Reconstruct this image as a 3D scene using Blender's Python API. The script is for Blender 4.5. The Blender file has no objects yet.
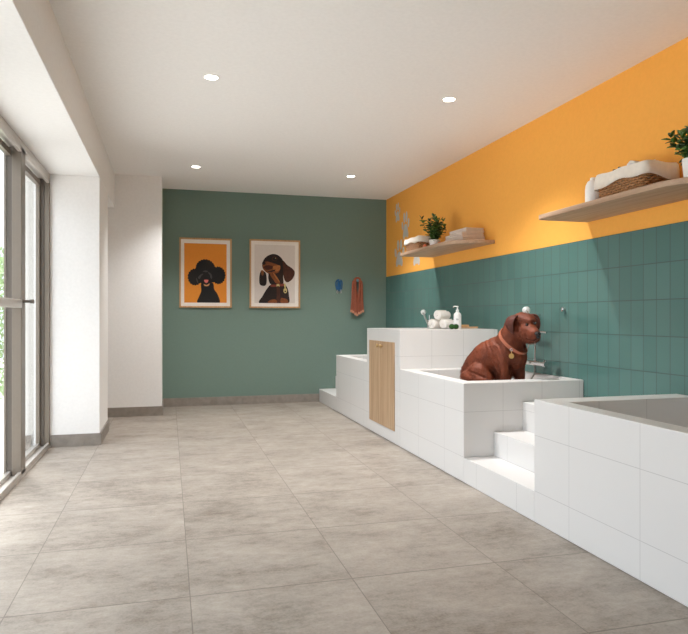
import bpy, bmesh, math, random
from math import sin, cos, pi, radians, sqrt, atan2
from mathutils import Vector, Matrix, Euler
from mathutils.bvhtree import BVHTree

random.seed(4)
SC = bpy.context.scene
COL = SC.collection

# ------------------------------------------------------------------ materials
def lin(c):
    out = []
    for v in c:
        v /= 255.0
        out.append(v / 12.92 if v <= .04045 else ((v + .055) / 1.055) ** 2.4)
    return (out[0], out[1], out[2], 1.0)

class NT:
    def __init__(s, name):
        s.m = bpy.data.materials.new(name); s.m.use_nodes = True
        s.t = s.m.node_tree; s.n = s.t.nodes; s.l = s.t.links
        s.b = s.n['Principled BSDF']
    def new(s, typ, **kw):
        n = s.n.new(typ)
        for k, v in kw.items(): setattr(n, k, v)
        return n
    def link(s, a, b): s.l.new(a, b)
    def math(s, op, a, b=None, c=None):
        n = s.n.new('ShaderNodeMath'); n.operation = op
        for i, v in enumerate((a, b, c)):
            if v is None: continue
            if isinstance(v, (int, float)): n.inputs[i].default_value = v
            else: s.l.new(v, n.inputs[i])
        return n.outputs[0]
    def mix(s, fac, a, b):
        n = s.n.new('ShaderNodeMix'); n.data_type = 'RGBA'
        if isinstance(fac, (int, float)): n.inputs[0].default_value = fac
        else: s.l.new(fac, n.inputs[0])
        for sock, v in ((n.inputs[6], a), (n.inputs[7], b)):
            if isinstance(v, tuple): sock.default_value = v
            else: s.l.new(v, sock)
        return n.outputs[2]
    def bump(s, h, strength, dist=.01):
        n = s.n.new('ShaderNodeBump'); n.inputs['Strength'].default_value = strength
        n.inputs['Distance'].default_value = dist
        s.l.new(h, n.inputs['Height']); s.l.new(n.outputs[0], s.b.inputs['Normal'])
    def noise(s, vec, scale, detail=3, rough=.5):
        n = s.n.new('ShaderNodeTexNoise'); n.inputs['Scale'].default_value = scale
        n.inputs['Detail'].default_value = detail; n.inputs['Roughness'].default_value = rough
        if vec is not None: s.l.new(vec, n.inputs['Vector'])
        return n.outputs['Fac']
    def ramp(s, f, stops):
        n = s.n.new('ShaderNodeValToRGB'); e = n.color_ramp.elements
        while len(e) < len(stops): e.new(.5)
        for i, (p, c) in enumerate(stops): e[i].position = p; e[i].color = c
        s.l.new(f, n.inputs[0]); return n.outputs[0]
    def mapping(s, vec, scale):
        n = s.n.new('ShaderNodeMapping'); n.inputs['Scale'].default_value = scale
        s.l.new(vec, n.inputs['Vector']); return n.outputs[0]
    def line(s, coord, pitch, off, w):
        # 1 on a joint line, 0 elsewhere
        f = s.math('FRACT', s.math('DIVIDE', s.math('SUBTRACT', coord, off - w / 2 - 50 * pitch), pitch))
        return s.math('LESS_THAN', f, w / pitch)

def mat(name, c, rough=.5, metal=0., spec=.5, noise=0., nscale=40., bump=0., bscale=120., coat=0., sheen=0.):
    k = NT(name); b = k.b
    tc = k.new('ShaderNodeTexCoord').outputs['Object']
    b.inputs['Roughness'].default_value = rough; b.inputs['Metallic'].default_value = metal
    b.inputs['Specular IOR Level'].default_value = spec
    b.inputs['Coat Weight'].default_value = coat; b.inputs['Sheen Weight'].default_value = sheen
    L = lin(c)
    nz = k.noise(tc, nscale)
    lo = tuple(x * (1 - max(noise, .02)) for x in L[:3]) + (1,)
    hi = tuple(min(1, x * (1 + max(noise, .02))) for x in L[:3]) + (1,)
    k.link(k.ramp(nz, [(.3, lo), (.7, hi)]), b.inputs['Base Color'])
    if bump: k.bump(k.noise(tc, bscale, 4), bump)
    return k.m

def wood(name, c1, c2, axis, rough=.5, scale=1.):
    k = NT(name); tc = k.new('ShaderNodeTexCoord').outputs['Object']
    s = [28. * scale] * 3; s[axis] = 1.1 * scale
    v = k.mapping(tc, tuple(s))
    n1 = k.noise(v, 1.0, 5, .6)
    s2 = [160. * scale] * 3; s2[axis] = 4. * scale
    n2 = k.noise(k.mapping(tc, tuple(s2)), 1.0, 2, .5)
    f = k.math('ADD', k.math('MULTIPLY', n1, .75), k.math('MULTIPLY', n2, .25))
    k.link(k.ramp(f, [(.36, lin(c2)), (.62, lin(c1))]), k.b.inputs['Base Color'])
    k.b.inputs['Roughness'].default_value = rough
    k.bump(n2, .05, .002)
    return k.m

def m_floor():
    k = NT('stone_floor_tiles')
    pos = k.new('ShaderNodeNewGeometry').outputs['Position']
    sx = k.new('ShaderNodeSeparateXYZ'); k.link(pos, sx.inputs[0])
    X, Y = sx.outputs[0], sx.outputs[1]
    gx = k.line(X, .7255, -.638, .0045); gy = k.line(Y, .7255, 2.103, .0075)
    g = k.math('MAXIMUM', gx, gy)
    # one random number per tile
    ix = k.math('FLOOR', k.math('DIVIDE', k.math('ADD', X, .638), .7255))
    iy = k.math('FLOOR', k.math('DIVIDE', k.math('SUBTRACT', Y, 2.103), .7255))
    cx = k.new('ShaderNodeCombineXYZ'); k.link(ix, cx.inputs[0]); k.link(iy, cx.inputs[1])
    wn = k.new('ShaderNodeTexWhiteNoise'); k.link(cx.outputs[0], wn.inputs['Vector'])
    off = k.new('ShaderNodeVectorMath', operation='MULTIPLY_ADD')
    k.link(wn.outputs['Color'], off.inputs[0]); off.inputs[1].default_value = (7, 7, 7); k.link(pos, off.inputs[2])
    v = off.outputs[0]
    n1 = k.noise(k.mapping(v, (1.5, 2.5, 1)), 1.7, 8, .7)
    n2 = k.noise(k.mapping(v, (6, 11, 6)), 2.4, 7, .75)
    n3 = k.noise(v, 90, 3, .6)
    f = k.math('ADD', k.math('ADD', k.math('MULTIPLY', n1, .48), k.math('MULTIPLY', n2, .34)), k.math('MULTIPLY', n3, .18))
    f = k.math('ADD', f, k.math('MULTIPLY', k.math('SUBTRACT', wn.outputs['Value'], .5), .03))
    c = k.ramp(f, [(.36, lin((112, 102, 92))), (.48, lin((145, 136, 126))), (.62, lin((166, 157, 147)))])
    pits = k.math('LESS_THAN', k.noise(k.mapping(v, (30, 60, 30)), 1.0, 2), .27)
    c = k.mix(k.math('MULTIPLY', pits, .45), c, lin((120, 108, 96)))
    c = k.mix(k.math('MULTIPLY', g, .75), c, lin((104, 95, 87)))
    k.link(c, k.b.inputs['Base Color'])
    k.b.inputs['Roughness'].default_value = .5
    k.b.inputs['Specular IOR Level'].default_value = .35
    k.bump(k.math('SUBTRACT', k.math('MULTIPLY', n3, .3), g), .18, .004)
    return k.m

def m_green_tiles():
    k = NT('green_wall_tiles')
    pos = k.new('ShaderNodeNewGeometry').outputs['Position']
    sx = k.new('ShaderNodeSeparateXYZ'); k.link(pos, sx.inputs[0])
    Y, Z = sx.outputs[1], sx.outputs[2]
    g = k.math('MAXIMUM', k.line(Y, .1193, 3.266, .0052), k.line(Z, .2394, 1.796, .006))
    iy = k.math('FLOOR', k.math('DIVIDE', k.math('SUBTRACT', Y, 3.266), .1193))
    iz = k.math('FLOOR', k.math('DIVIDE', k.math('SUBTRACT', Z, 1.796), .2394))
    cx = k.new('ShaderNodeCombineXYZ'); k.link(iy, cx.inputs[0]); k.link(iz, cx.inputs[1])
    wn = k.new('ShaderNodeTexWhiteNoise'); k.link(cx.outputs[0], wn.inputs['Vector'])
    c = k.mix(wn.outputs['Value'], lin((82, 116, 110)), lin((88, 122, 116)))
    c = k.mix(k.math('MULTIPLY', k.noise(pos, 3, 3), .2), c, lin((70, 112, 106)))
    c = k.mix(g, c, lin((54, 79, 75)))
    k.link(c, k.b.inputs['Base Color'])
    r = k.math('ADD', k.math('MULTIPLY', wn.outputs['Value'], .04), k.math('ADD', .17, k.math('MULTIPLY', g, .5)))
    k.link(r, k.b.inputs['Roughness'])
    k.b.inputs['Specular IOR Level'].default_value = .5
    h = k.math('SUBTRACT', k.math('MULTIPLY', k.noise(pos, 7, 2), .12), g)
    k.bump(h, .25, .003)
    return k.m

def m_white_tiles():
    k = NT('white_bath_tiles')
    geo = k.new('ShaderNodeNewGeometry')
    sx = k.new('ShaderNodeSeparateXYZ'); k.link(geo.outputs['Position'], sx.inputs[0])
    sn = k.new('ShaderNodeSeparateXYZ'); k.link(geo.outputs['True Normal'], sn.inputs[0])
    ax = k.math('GREATER_THAN', k.math('ABSOLUTE', sn.outputs[0]), .6)
    ay = k.math('GREATER_THAN', k.math('ABSOLUTE', sn.outputs[1]), .6)
    az = k.math('GREATER_THAN', k.math('ABSOLUTE', sn.outputs[2]), .6)
    w = .003
    lx = k.line(sx.outputs[0], .327, 2.389, w); ly = k.line(sx.outputs[1], .537, 2.457, w); lz = k.line(sx.outputs[2], .327, .183, w)
    fx = k.math('MAXIMUM', ly, lz); fy = k.math('MAXIMUM', lx, lz)
    g = k.math('ADD', k.math('MULTIPLY', ax, fx), k.math('MULTIPLY', ay, fy))
    g = k.math('MULTIPLY', g, k.math('SUBTRACT', 1.0, az))
    c = k.mix(k.math('MULTIPLY', g, .5), lin((220, 218, 216)), lin((152, 149, 147)))
    k.link(c, k.b.inputs['Base Color'])
    k.b.inputs['Roughness'].default_value = .32
    k.b.inputs['Specular IOR Level'].default_value = .4
    k.bump(k.math('SUBTRACT', 1.0, g), .2, .003)
    return k.m

def m_glass():
    k = NT('window_glass'); k.n.remove(k.b)
    tr = k.new('ShaderNodeBsdfTransparent'); tr.inputs[0].default_value = (.97, .975, .97, 1)
    gl = k.new('ShaderNodeBsdfGlossy'); gl.inputs['Roughness'].default_value = .01
    fr = k.new('ShaderNodeFresnel'); fr.inputs[0].default_value = 1.45
    mx = k.new('ShaderNodeMixShader')
    k.link(k.math('MULTIPLY', fr.outputs[0], .3), mx.inputs[0]); k.link(tr.outputs[0], mx.inputs[1]); k.link(gl.outputs[0], mx.inputs[2])
    k.link(mx.outputs[0], k.n['Material Output'].inputs[0])
    return k.m

def m_emit(name, c, s):
    k = NT(name)
    k.b.inputs['Base Color'].default_value = lin(c); k.b.inputs['Emission Color'].default_value = lin(c)
    k.b.inputs['Emission Strength'].default_value = s
    return k.m

def m_fur(name, c1, c2, rough=.52):
    k = NT(name); tc = k.new('ShaderNodeTexCoord').outputs['Object']
    n1 = k.noise(k.mapping(tc, (9, 9, 5)), 1.0, 5, .65); n2 = k.noise(k.mapping(tc, (60, 60, 22)), 3, 4, .7)
    f = k.math('ADD', k.math('MULTIPLY', n1, .6), k.math('MULTIPLY', n2, .4))
    k.link(k.ramp(f, [(.35, lin(c2)), (.65, lin(c1))]), k.b.inputs['Base Color'])
    k.b.inputs['Roughness'].default_value = rough; k.b.inputs['Specular IOR Level'].default_value = .28
    wv = k.noise(k.mapping(tc, (14, 14, 6)), 1.6, 2, .5)
    k.bump(k.math('ADD', k.math('MULTIPLY', n2, .35), wv), .55, .014)
    return k.m

def m_cloth(name, c, scale=700., bump=.25, noise=.04):
    k = NT(name); tc = k.new('ShaderNodeTexCoord').outputs['Object']
    L = lin(c)
    k.link(k.ramp(k.noise(tc, 30, 3), [(.3, tuple(x * (1 - noise) for x in L[:3]) + (1,)), (.7, tuple(min(1, x * (1 + noise)) for x in L[:3]) + (1,))]), k.b.inputs['Base Color'])
    k.b.inputs['Roughness'].default_value = .9; k.b.inputs['Sheen Weight'].default_value = .2
    k.b.inputs['Specular IOR Level'].default_value = .15
    k.bump(k.math('ADD', k.noise(tc, scale, 2), k.math('MULTIPLY', k.noise(tc, 25, 3), 2.)), bump, .004)
    return k.m

M = dict(
    floor=m_floor(), gtile=m_green_tiles(), wtile=m_white_tiles(), glass=m_glass(),
    ceil=mat('ceiling_paint', (240, 238, 236), .85, spec=.2), white=mat('white_wall_paint', (236, 235, 234), .8, spec=.2, bump=.02),
    orange=mat('orange_wall_paint', (243, 174, 81), .75, spec=.2, bump=.02), green=mat('sage_wall_paint', (115, 136, 127), .8, spec=.2, bump=.02),
    base=mat('baseboard_stone', (140, 132, 124), .55, noise=.14, nscale=14, bump=.05),
    metal=mat('window_grey_metal', (128, 118, 107), .4, metal=.35), metal_dark=mat('window_dark_gasket', (104, 96, 88), .5, metal=.2),
    metal_light=mat('window_light_metal', (196, 190, 183), .32, metal=.5),
    satin=mat('satin_chrome', (240, 240, 238), .32, metal=.4), chrome=mat('chrome', (225, 225, 225), .12, metal=1.), steel=mat('brushed_steel', (185, 183, 178), .3, metal=1.), black=mat('black_rubber', (22, 22, 22), .5),
    oak=wood('oak_door', (197, 167, 135), (166, 134, 100), 2), oak_frame=wood('oak_picture_frame', (205, 165, 118), (178, 136, 90), 2),
    shelf=wood('shelf_wood', (188, 158, 132), (158, 126, 100), 1), brushwood=wood('brush_wood', (214, 172, 122), (186, 140, 92), 0),
    knob=mat('brass_knob', (206, 172, 124), .3, metal=.6),
    lampw=mat('white_lamp_rim', (240, 238, 235), .5), lens=m_emit('lamp_lens', (255, 246, 232), 18.),
    towel=m_cloth('white_terry', (236, 233, 228)), linen=m_cloth('cream_linen', (232, 224, 212), 500), foldt=m_cloth('beige_folded_towel', (228, 214, 202)),
    hemc=m_cloth('towel_shadow_edge', (190, 170, 156)),
    wick=mat('wicker', (170, 122, 78), .6, noise=.25, nscale=60, bump=.2, bscale=200), wickd=mat('wicker_dark', (92, 60, 36), .7, noise=.2),
    pot=mat('white_ceramic', (236, 234, 231), .3), soil=mat('soil', (58, 42, 32), .95, noise=.3), leaf=mat('leaf_green', (70, 104, 38), .4, noise=.35, nscale=30),
    leafd=mat('leaf_dark', (44, 72, 27), .4, noise=.3, nscale=30), stem=mat('plant_stem', (72, 84, 44), .6),
    plastic=mat('white_plastic', (240, 239, 237), .28), ink=mat('grey_ink', (120, 118, 116), .6), moss=mat('green_sponge', (38, 84, 28), .9, noise=.4, nscale=90, bump=1., bscale=160),
    decal=mat('grey_vinyl', (200, 196, 190), .5), blue=mat('blue_webbing', (34, 92, 140), .7, noise=.15), peg=mat('blue_grey_peg', (96, 128, 138), .45),
    rust=m_cloth('rust_towel', (150, 84, 62), 500, .3, .12), rustl=m_cloth('pale_rust_hem', (206, 146, 116), 500), ball=mat('orange_rubber', (226, 120, 78), .5),
    fur=m_fur('brown_fur', (136, 68, 42), (84, 39, 22)), furear=m_fur('dark_ear_fur', (102, 54, 42), (74, 37, 29)), nose=mat('dog_nose', (32, 24, 24), .25), eye=mat('dog_eye', (20, 12, 8), .08, coat=1.),
    lid=mat('dog_eyelid', (52, 26, 18), .5),
    collar=mat('tan_leather', (176, 102, 74), .55), gold=mat('gold_tag', (214, 174, 110), .35, metal=.7),
    paving=mat('terrace_paving', (214, 208, 200), .8, noise=.06), exw=mat('white_render', (204, 201, 196), .85), hedge=mat('hedge_leaf', (150, 172, 120), .5, noise=.3),
    mat_=mat('passepartout', (236, 230, 224), .8), pr_or=mat('print_orange', (226, 140, 42), .7), pr_gr=mat('print_pale_grey', (216, 207, 200), .7),
    p_blk=mat('print_black', (17, 15, 16), .75, noise=.5, nscale=130), p_gry=mat('print_grey', (66, 62, 62), .75, noise=.4, nscale=120), p_pink=mat('print_pink', (214, 112, 104), .7),
    p_tan=mat('print_tan', (200, 142, 92), .7), p_dk=mat('print_dark_brown', (34, 20, 15), .75, noise=.4, nscale=60), p_br=mat('print_brown', (72, 34, 18), .75, noise=.3, nscale=40),
    p_rust=mat('print_rust', (130, 72, 36), .75, noise=.25, nscale=40), p_lt=mat('print_light_tan', (176, 108, 56), .75, noise=.2, nscale=40), p_red=mat('print_red', (128, 56, 44), .7), p_gold=mat('print_gold', (206, 186, 126), .6),
)

# ------------------------------------------------------------------ mesh helpers
class MB:
    def __init__(s): s.bm = bmesh.new(); s.mi = 0
    def _tag(s, f0):
        s.bm.faces.ensure_lookup_table()
        for i in range(f0, len(s.bm.faces)): s.bm.faces[i].material_index = s.mi
    def box(s, x0, x1, y0, y1, z0, z1, bev=0.):
        f0 = len(s.bm.faces)
        t = bmesh.new(); bmesh.ops.create_cube(t, size=1)
        bmesh.ops.scale(t, vec=(x1 - x0, y1 - y0, z1 - z0), verts=t.verts)
        bmesh.ops.translate(t, vec=((x0 + x1) / 2, (y0 + y1) / 2, (z0 + z1) / 2), verts=t.verts)
        if bev: bmesh.ops.bevel(t, geom=t.edges[:], offset=bev, segments=2, affect='EDGES', profile=.5)
        s.add(t); s._tag(f0)
        return s
    def add(s, t, mtx=None):
        if mtx is not None: bmesh.ops.transform(t, matrix=mtx, verts=t.verts)
        me = bpy.data.meshes.new('tmp'); t.to_mesh(me); t.free(); s.bm.from_mesh(me); bpy.data.meshes.remove(me)
    def tube(s, pts, r, seg=10, closed=False, cap=True):
        f0 = len(s.bm.faces); P = [Vector(p) for p in pts]; n = len(P)
        R = r if isinstance(r, (list, tuple)) else [r] * n
        rings = []; up = Vector((0, 0, 1)); prev = None
        for i in range(n):
            a = P[(i - 1) % n] if closed or i > 0 else P[i]; b = P[(i + 1) % n] if closed or i < n - 1 else P[i]
            d = (b - a); d = d.normalized() if d.length > 1e-9 else Vector((0, 0, 1))
            if prev is None:
                u = d.cross(up)
                if u.length < .05: u = d.cross(Vector((1, 0, 0)))
            else: u = prev - d * prev.dot(d)
            u.normalize(); prev = u; w = d.cross(u)
            rr = R[i]; ra, rb = rr if isinstance(rr, tuple) else (rr, rr)
            rings.append([s.bm.verts.new(P[i] + u * ra * cos(2 * pi * k / seg) + w * rb * sin(2 * pi * k / seg)) for k in range(seg)])
        for i in range(n if closed else n - 1):
            A, B = rings[i], rings[(i + 1) % n]
            for k in range(seg): s.bm.faces.new((A[k], A[(k + 1) % seg], B[(k + 1) % seg], B[k]))
        if cap and not closed:
            s.bm.faces.new(rings[0][::-1]); s.bm.faces.new(rings[-1])
        s._tag(f0); return s
    def lathe(s, prof, c=(0, 0, 0), seg=32, axis='z', mtx=None, loop=False):
        f0 = len(s.bm.faces); t = bmesh.new(); rings = []
        for r, z in prof:
            rings.append([t.verts.new((max(r, 1e-5) * cos(2 * pi * k / seg), max(r, 1e-5) * sin(2 * pi * k / seg), z)) for k in range(seg)])
        for A, B in zip(rings, rings[1:]):
            for k in range(seg): t.faces.new((A[k], A[(k + 1) % seg], B[(k + 1) % seg], B[k]))
        if loop:
            A, B = rings[-1], rings[0]
            for k in range(seg): t.faces.new((A[k], A[(k + 1) % seg], B[(k + 1) % seg], B[k]))
        else: t.faces.new(rings[0][::-1]); t.faces.new(rings[-1])
        m = Matrix.Translation(c)
        if axis == 'x': m = m @ Matrix.Rotation(pi / 2, 4, 'Y')
        if axis == 'y': m = m @ Matrix.Rotation(-pi / 2, 4, 'X')
        if mtx is not None: m = mtx
        s.add(t, m); s._tag(f0); return s
    def ball(s, c, r, sub=3, mtx=None):
        f0 = len(s.bm.faces); t = bmesh.new(); bmesh.ops.create_icosphere(t, subdivisions=sub, radius=1)
        rr = r if isinstance(r, tuple) else (r, r, r)
        m = Matrix.Translation(c) @ (mtx if mtx is not None else Matrix.Identity(4)) @ Matrix.Diagonal((*rr, 1))
        s.add(t, m); s._tag(f0); return s
    def prism(s, poly, frm, h):
        # poly in 2-D, frm = (origin, ux, uy, n): extruded by h along n
        f0 = len(s.bm.faces); o, ux, uy, n = [Vector(v) for v in frm]
        A = [s.bm.verts.new(o + ux * p[0] + uy * p[1]) for p in poly]
        B = [s.bm.verts.new(o + ux * p[0] + uy * p[1] + n * h) for p in poly]
        k = len(poly)
        s.bm.faces.new(A[::-1]); s.bm.faces.new(B)
        for i in range(k): s.bm.faces.new((A[i], A[(i + 1) % k], B[(i + 1) % k], B[i]))
        s._tag(f0); return s
    def build(s, name, mats, parent=None, smooth=False, world=False, bevel=0., fix=True):
        if world and parent is not None:
            bmesh.ops.transform(s.bm, matrix=parent.matrix_basis.inverted(), verts=s.bm.verts)
        if fix: bmesh.ops.recalc_face_normals(s.bm, faces=s.bm.faces)
        me = bpy.data.meshes.new(name); s.bm.to_mesh(me); s.bm.free()
        for m in (mats if isinstance(mats, (list, tuple)) else [mats]): me.materials.append(M[m] if isinstance(m, str) else m)
        o = bpy.data.objects.new(name, me); COL.objects.link(o)
        if smooth:
            for p in me.polygons: p.use_smooth = True
            try: me.set_sharp_from_angle(angle=radians(40))
            except Exception: pass
        if parent is not None: o.parent = parent
        if bevel:
            b = o.modifiers.new('bevel', 'BEVEL'); b.width = bevel; b.segments = 2; b.limit_method = 'ANGLE'
        return o

def tag(o, label, cat, group=None):
    o['label'] = label; o['category'] = cat
    if group: o['group'] = group
    return o
def thing(name, label, cat, loc, rz=0., group=None):
    o = bpy.data.objects.new(name, None); COL.objects.link(o); o.empty_display_size = .05
    o.location = loc; o.rotation_euler = (0, 0, rz); o.matrix_basis = Matrix.Translation(loc) @ Matrix.Rotation(rz, 4, 'Z')
    return tag(o, label, cat, group)
def structure(o): o['kind'] = 'structure'; return o
def copy_tree(o, parent=None):
    c = o.copy(); COL.objects.link(c)
    if parent is not None: c.parent = parent
    for ch in list(o.children): copy_tree(ch, c)
    return c
def spline(pts, n=8, closed=False):
    P = [Vector(p) for p in pts]; out = []; k = len(P)
    for i in range(k if closed else k - 1):
        p1, p2 = P[i], P[(i + 1) % k]
        p0 = P[(i - 1) % k] if closed or i > 0 else p1; p3 = P[(i + 2) % k] if closed or i < k - 2 else p2
        for j in range(n):
            t = j / n
            out.append(.5 * ((2 * p1) + (p2 - p0) * t + (2 * p0 - 5 * p1 + 4 * p2 - p3) * t * t + (3 * p1 - p0 - 3 * p2 + p3) * t ** 3))
    if not closed: out.append(P[-1])
    return out

# ------------------------------------------------------------------ the setting
CEIL, YB, XR = 2.93, 8.92, 3.08
YN = -2.6                                   # wall behind the camera
def S(name, mb, m, **kw): return structure(mb.build(name, m, **kw))
S('floor', MB().box(-1.1, 3.3, YN - .1, YB + .1, -.08, 0), 'floor')
S('ceiling', MB().box(-1.4, 3.3, YN - .1, YB + .1, CEIL, CEIL + .12), 'ceil')
S('wall_back', MB().box(-1.4, 3.3, YB, YB + .12, 0, CEIL), 'green')
wr = S('wall_right', MB().box(XR + .004, XR + .12, YN, YB, 0, CEIL), 'orange')
MB().box(XR, XR + .004, YN, YB, 0, 1.796).build('tile_cladding', 'gtile', wr)
S('wall_front', MB().box(-1.4, 3.3, YN - .12, YN, 0, CEIL), 'white')
S('beam', MB().box(-1.225, -.63, YN, 8.17, 2.525, CEIL), 'white', bevel=.004)
S('wall_left', MB().box(-1.2, -.63, 6.42, 7.24, 0, 2.525), 'white', bevel=.004)
S('column', MB().box(-1.35, -.085, 8.17, YB, 0, CEIL), 'white', bevel=.004)
S('wall_recess', MB().box(-1.35, -1.2, 7.24, 8.17, 0, 2.525), 'white')
bh, bt = .113, .014
S('baseboard_left', MB().box(-1.05, -.63 + bt, 6.42 - bt, 6.42, 0, bh).box(-.63, -.63 + bt, 6.42, 7.24, 0, bh), 'base')
S('baseboard_column', MB().box(-1.2, -.085 + bt, 8.17 - bt, 8.17, 0, bh).box(-.085, -.085 + bt, 8.17, YB - bt, 0, bh), 'base')
S('baseboard_back', MB().box(-.085 + bt, 2.07, YB - bt, YB, 0, bh), 'base')
# outside
S('ground', MB().box(-14, -1.1, -10, 20, -.12, -.02), 'paving')
S('wall_outside', MB().box(-1.43, -1.2, 6.42, 6.9, -.02, 3.1), 'exw')
S('baseboard_outside', MB().box(-1.435, -1.22, 6.405, 6.42, -.02, .12), 'base')
hb = MB()
rh = random.Random(9)
for _ in range(5200):
    x = rh.uniform(-4.6, -2.1); y = rh.uniform(10.5, 13.); z = rh.uniform(-.02, 2.3)
    m = Matrix.Translation((x, y, z)) @ Euler((rh.uniform(0, 6), rh.uniform(0, 6), rh.uniform(0, 6))).to_matrix().to_4x4()
    vs = [hb.bm.verts.new(m @ Vector(p)) for p in ((-.05, 0, 0), (0, -.025, .006), (.06, 0, 0), (0, .025, .006))]
    hb.bm.faces.new(vs)
hg = hb.build('hedge', 'hedge', fix=False)
tag(hg, 'sunlit green hedge outside the glazed sliding doors', 'hedge'); hg['kind'] = 'stuff'

# sliding glazing in the left alcove
win = thing('window_1', '', '', (-1.06, 5.3, 0)); structure(win)
del win['label']; del win['category']
W = dict(parent=win, world=True)
XG0, XG1 = -1.215, -1.06
YW = -.17
S('wall_window', MB().box(-1.3, -.63, YN, YW, 0, 2.525), 'white')
MB().box(XG0, XG1, YW, 6.42, -.02, .022).box(-1.085, XG1, YW, 6.42, .022, .05).box(-1.16, -1.135, YW, 6.42, .022, .055).build('sill_track', 'metal_light', **W, bevel=.003)
MB().box(XG0, XG1, YW, 6.42, 2.47, 2.525).box(-1.085, XG1, YW, 6.42, 2.435, 2.47).build('head_track', 'metal_light', **W, bevel=.003)
MB().box(-1.168, -1.135, 6.345, 6.42, .022, 2.47).box(-1.105, XG1, 6.385, 6.42, .022, 2.47).build('jamb', 'metal', **W, bevel=.003)
MB().box(-1.135, -1.105, 6.375, 6.42, .022, 2.47).build('jamb_gasket', 'metal_dark', **W)
ys = [5.30, 3.5, 1.7, -.1]
for i, y in enumerate(ys):
    mu = MB().box(-1.182, -1.165, y - .06, y + .03, .022, 2.47).box(-1.125, XG1, y - .07, y + .07, .022, 2.47).build('mullion', 'metal', **W, bevel=.003)
    MB().box(-1.165, -1.125, y - .05, y + .045, .022, 2.47).build('gasket', 'metal_dark', mu)
    bpy.context.view_layer.update()
    mu.children[0].data.transform(Matrix.Translation((1.06, -5.3, 0)))
    y1 = 6.42 if i == 0 else ys[i - 1]
    # fixed or sliding pane with its own slim top rail
    MB().box(-1.152, -1.146, y + .07 if i == 0 else y + .03, y1 - (.075 if i == 0 else .03), .055, 2.40).build('glass_pane', 'glass', **W)
    MB().box(-1.165, -1.128, y + .07, y1 - .075, 2.40, 2.445).build('top_rail', 'metal', **W)
    if i > 0:
        rl = MB().box(-1.118, -1.055, y + .07, y1 - .07, 1.272, 1.333).build('middle_rail', 'metal_light', **W, bevel=.004)
MB().tube([(-1.075, 5.29, 1.322), (-1.005, 5.29, 1.322)], .011).box(-1.012, -.985, 5.272, 5.308, 1.306, 1.336, .004).build('lever_handle', 'metal_dark', **W, smooth=True)

# ------------------------------------------------------------------ bath block
XF = 2.07
def tub(name, label, y0, y1):
    t = thing(name, label, 'bath', (XF, (y0 + y1) / 2, 0), 0, 'white tiled dog baths')
    H, rf, re, zf = .72, .115, .165, .47
    b = MB()
    X0, X1 = XF, XR - .001; xi = X1 - .04
    O = [(X0, y0), (X1, y0), (X1, y1), (X0, y1)]; I = [(X0 + rf, y0 + re), (xi, y0 + re), (xi, y1 - re), (X0 + rf, y1 - re)]
    ring = [[b.bm.verts.new((x, y, z)) for x, y in q] for q, z in ((O, 0), (O, H), (I, H), (I, zf - .03), (I, 0))]
    for A, B in zip(ring, ring[1:] + ring[:1]):
        for k in range(4): b.bm.faces.new((A[k], A[(k + 1) % 4], B[(k + 1) % 4], B[k]))
    b.build('tiled_wall', 'wtile', t, world=True, bevel=.004)
    MB().box(X0 + rf, xi, y0 + re, y1 - re, 0, zf).build('basin_floor', 'wtile', t, world=True)
    MB().lathe([(.04, 0), (.042, .003), (.03, .004), (.028, .002), (.001, .002)], ((X0 + X1) / 2 + .2, (y0 + y1) / 2 + .2, zf)).build('drain', 'chrome', t, world=True, smooth=True)
    return t
tub('dog_bath', 'farthest white tiled bath, between the back steps and the oak-door cabinet', 6.626, 7.95)
tub('dog_bath', 'white tiled bath in the middle, the brown dog sits inside it', 4.266, 5.599)
tub('dog_bath', 'nearest white tiled bath, cut off by the photo edge, in front of the steps', 1.75, 3.333)
def steps(label, y0, y1):
    t = thing('tiled_steps', label, 'steps', (XF, (y0 + y1) / 2, 0), 0, 'white steps between the baths')
    e = .0008
    for x0, x1, h in ((XF, 2.31, .181), (2.31, 2.55, .36), (2.55, XR - .001, .57)):
        MB().box(x0 + (e if x0 > XF else 0), x1, y0 + e, y1 - e, 0, h).build('step', 'wtile', t, world=True, bevel=.003)
    return t
steps('three white steps between the dog\'s bath and the nearest bath', 3.333, 4.266)
steps('white steps against the green back wall, lowest step beside the baseboard', 7.95, YB)

cab = thing('tall_cabinet', 'tall white tiled cabinet with oak double doors, highest block of the bath row', 'cabinet', (XF, 6.11, 0))
MB().box(XF, XR - .001, 5.5995, 6.6255, 0, 1.086).build('body', 'wtile', cab, world=True, bevel=.004)
for ya, yb, yk in ((5.737, 6.119, 6.072), (6.124, 6.512, 6.172)):
    d = MB().box(XF - .012, XF - .0005, ya, yb, .12, .962).build('door', 'oak', cab, world=True, bevel=.0015)
    kb = MB().lathe([(.0075, 0), (.0075, .012), (.017, .016), (.02, .026), (.016, .034), (.001, .036)], (XF - .012, yk, .915), 20, mtx=Matrix.Translation((XF - .012, yk, .915)) @ Matrix.Rotation(-pi / 2, 4, 'Y'))
    bmesh.ops.transform(kb.bm, matrix=cab.matrix_basis.inverted(), verts=kb.bm.verts)
    kb.build('knob', 'knob', d, smooth=True)

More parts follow.
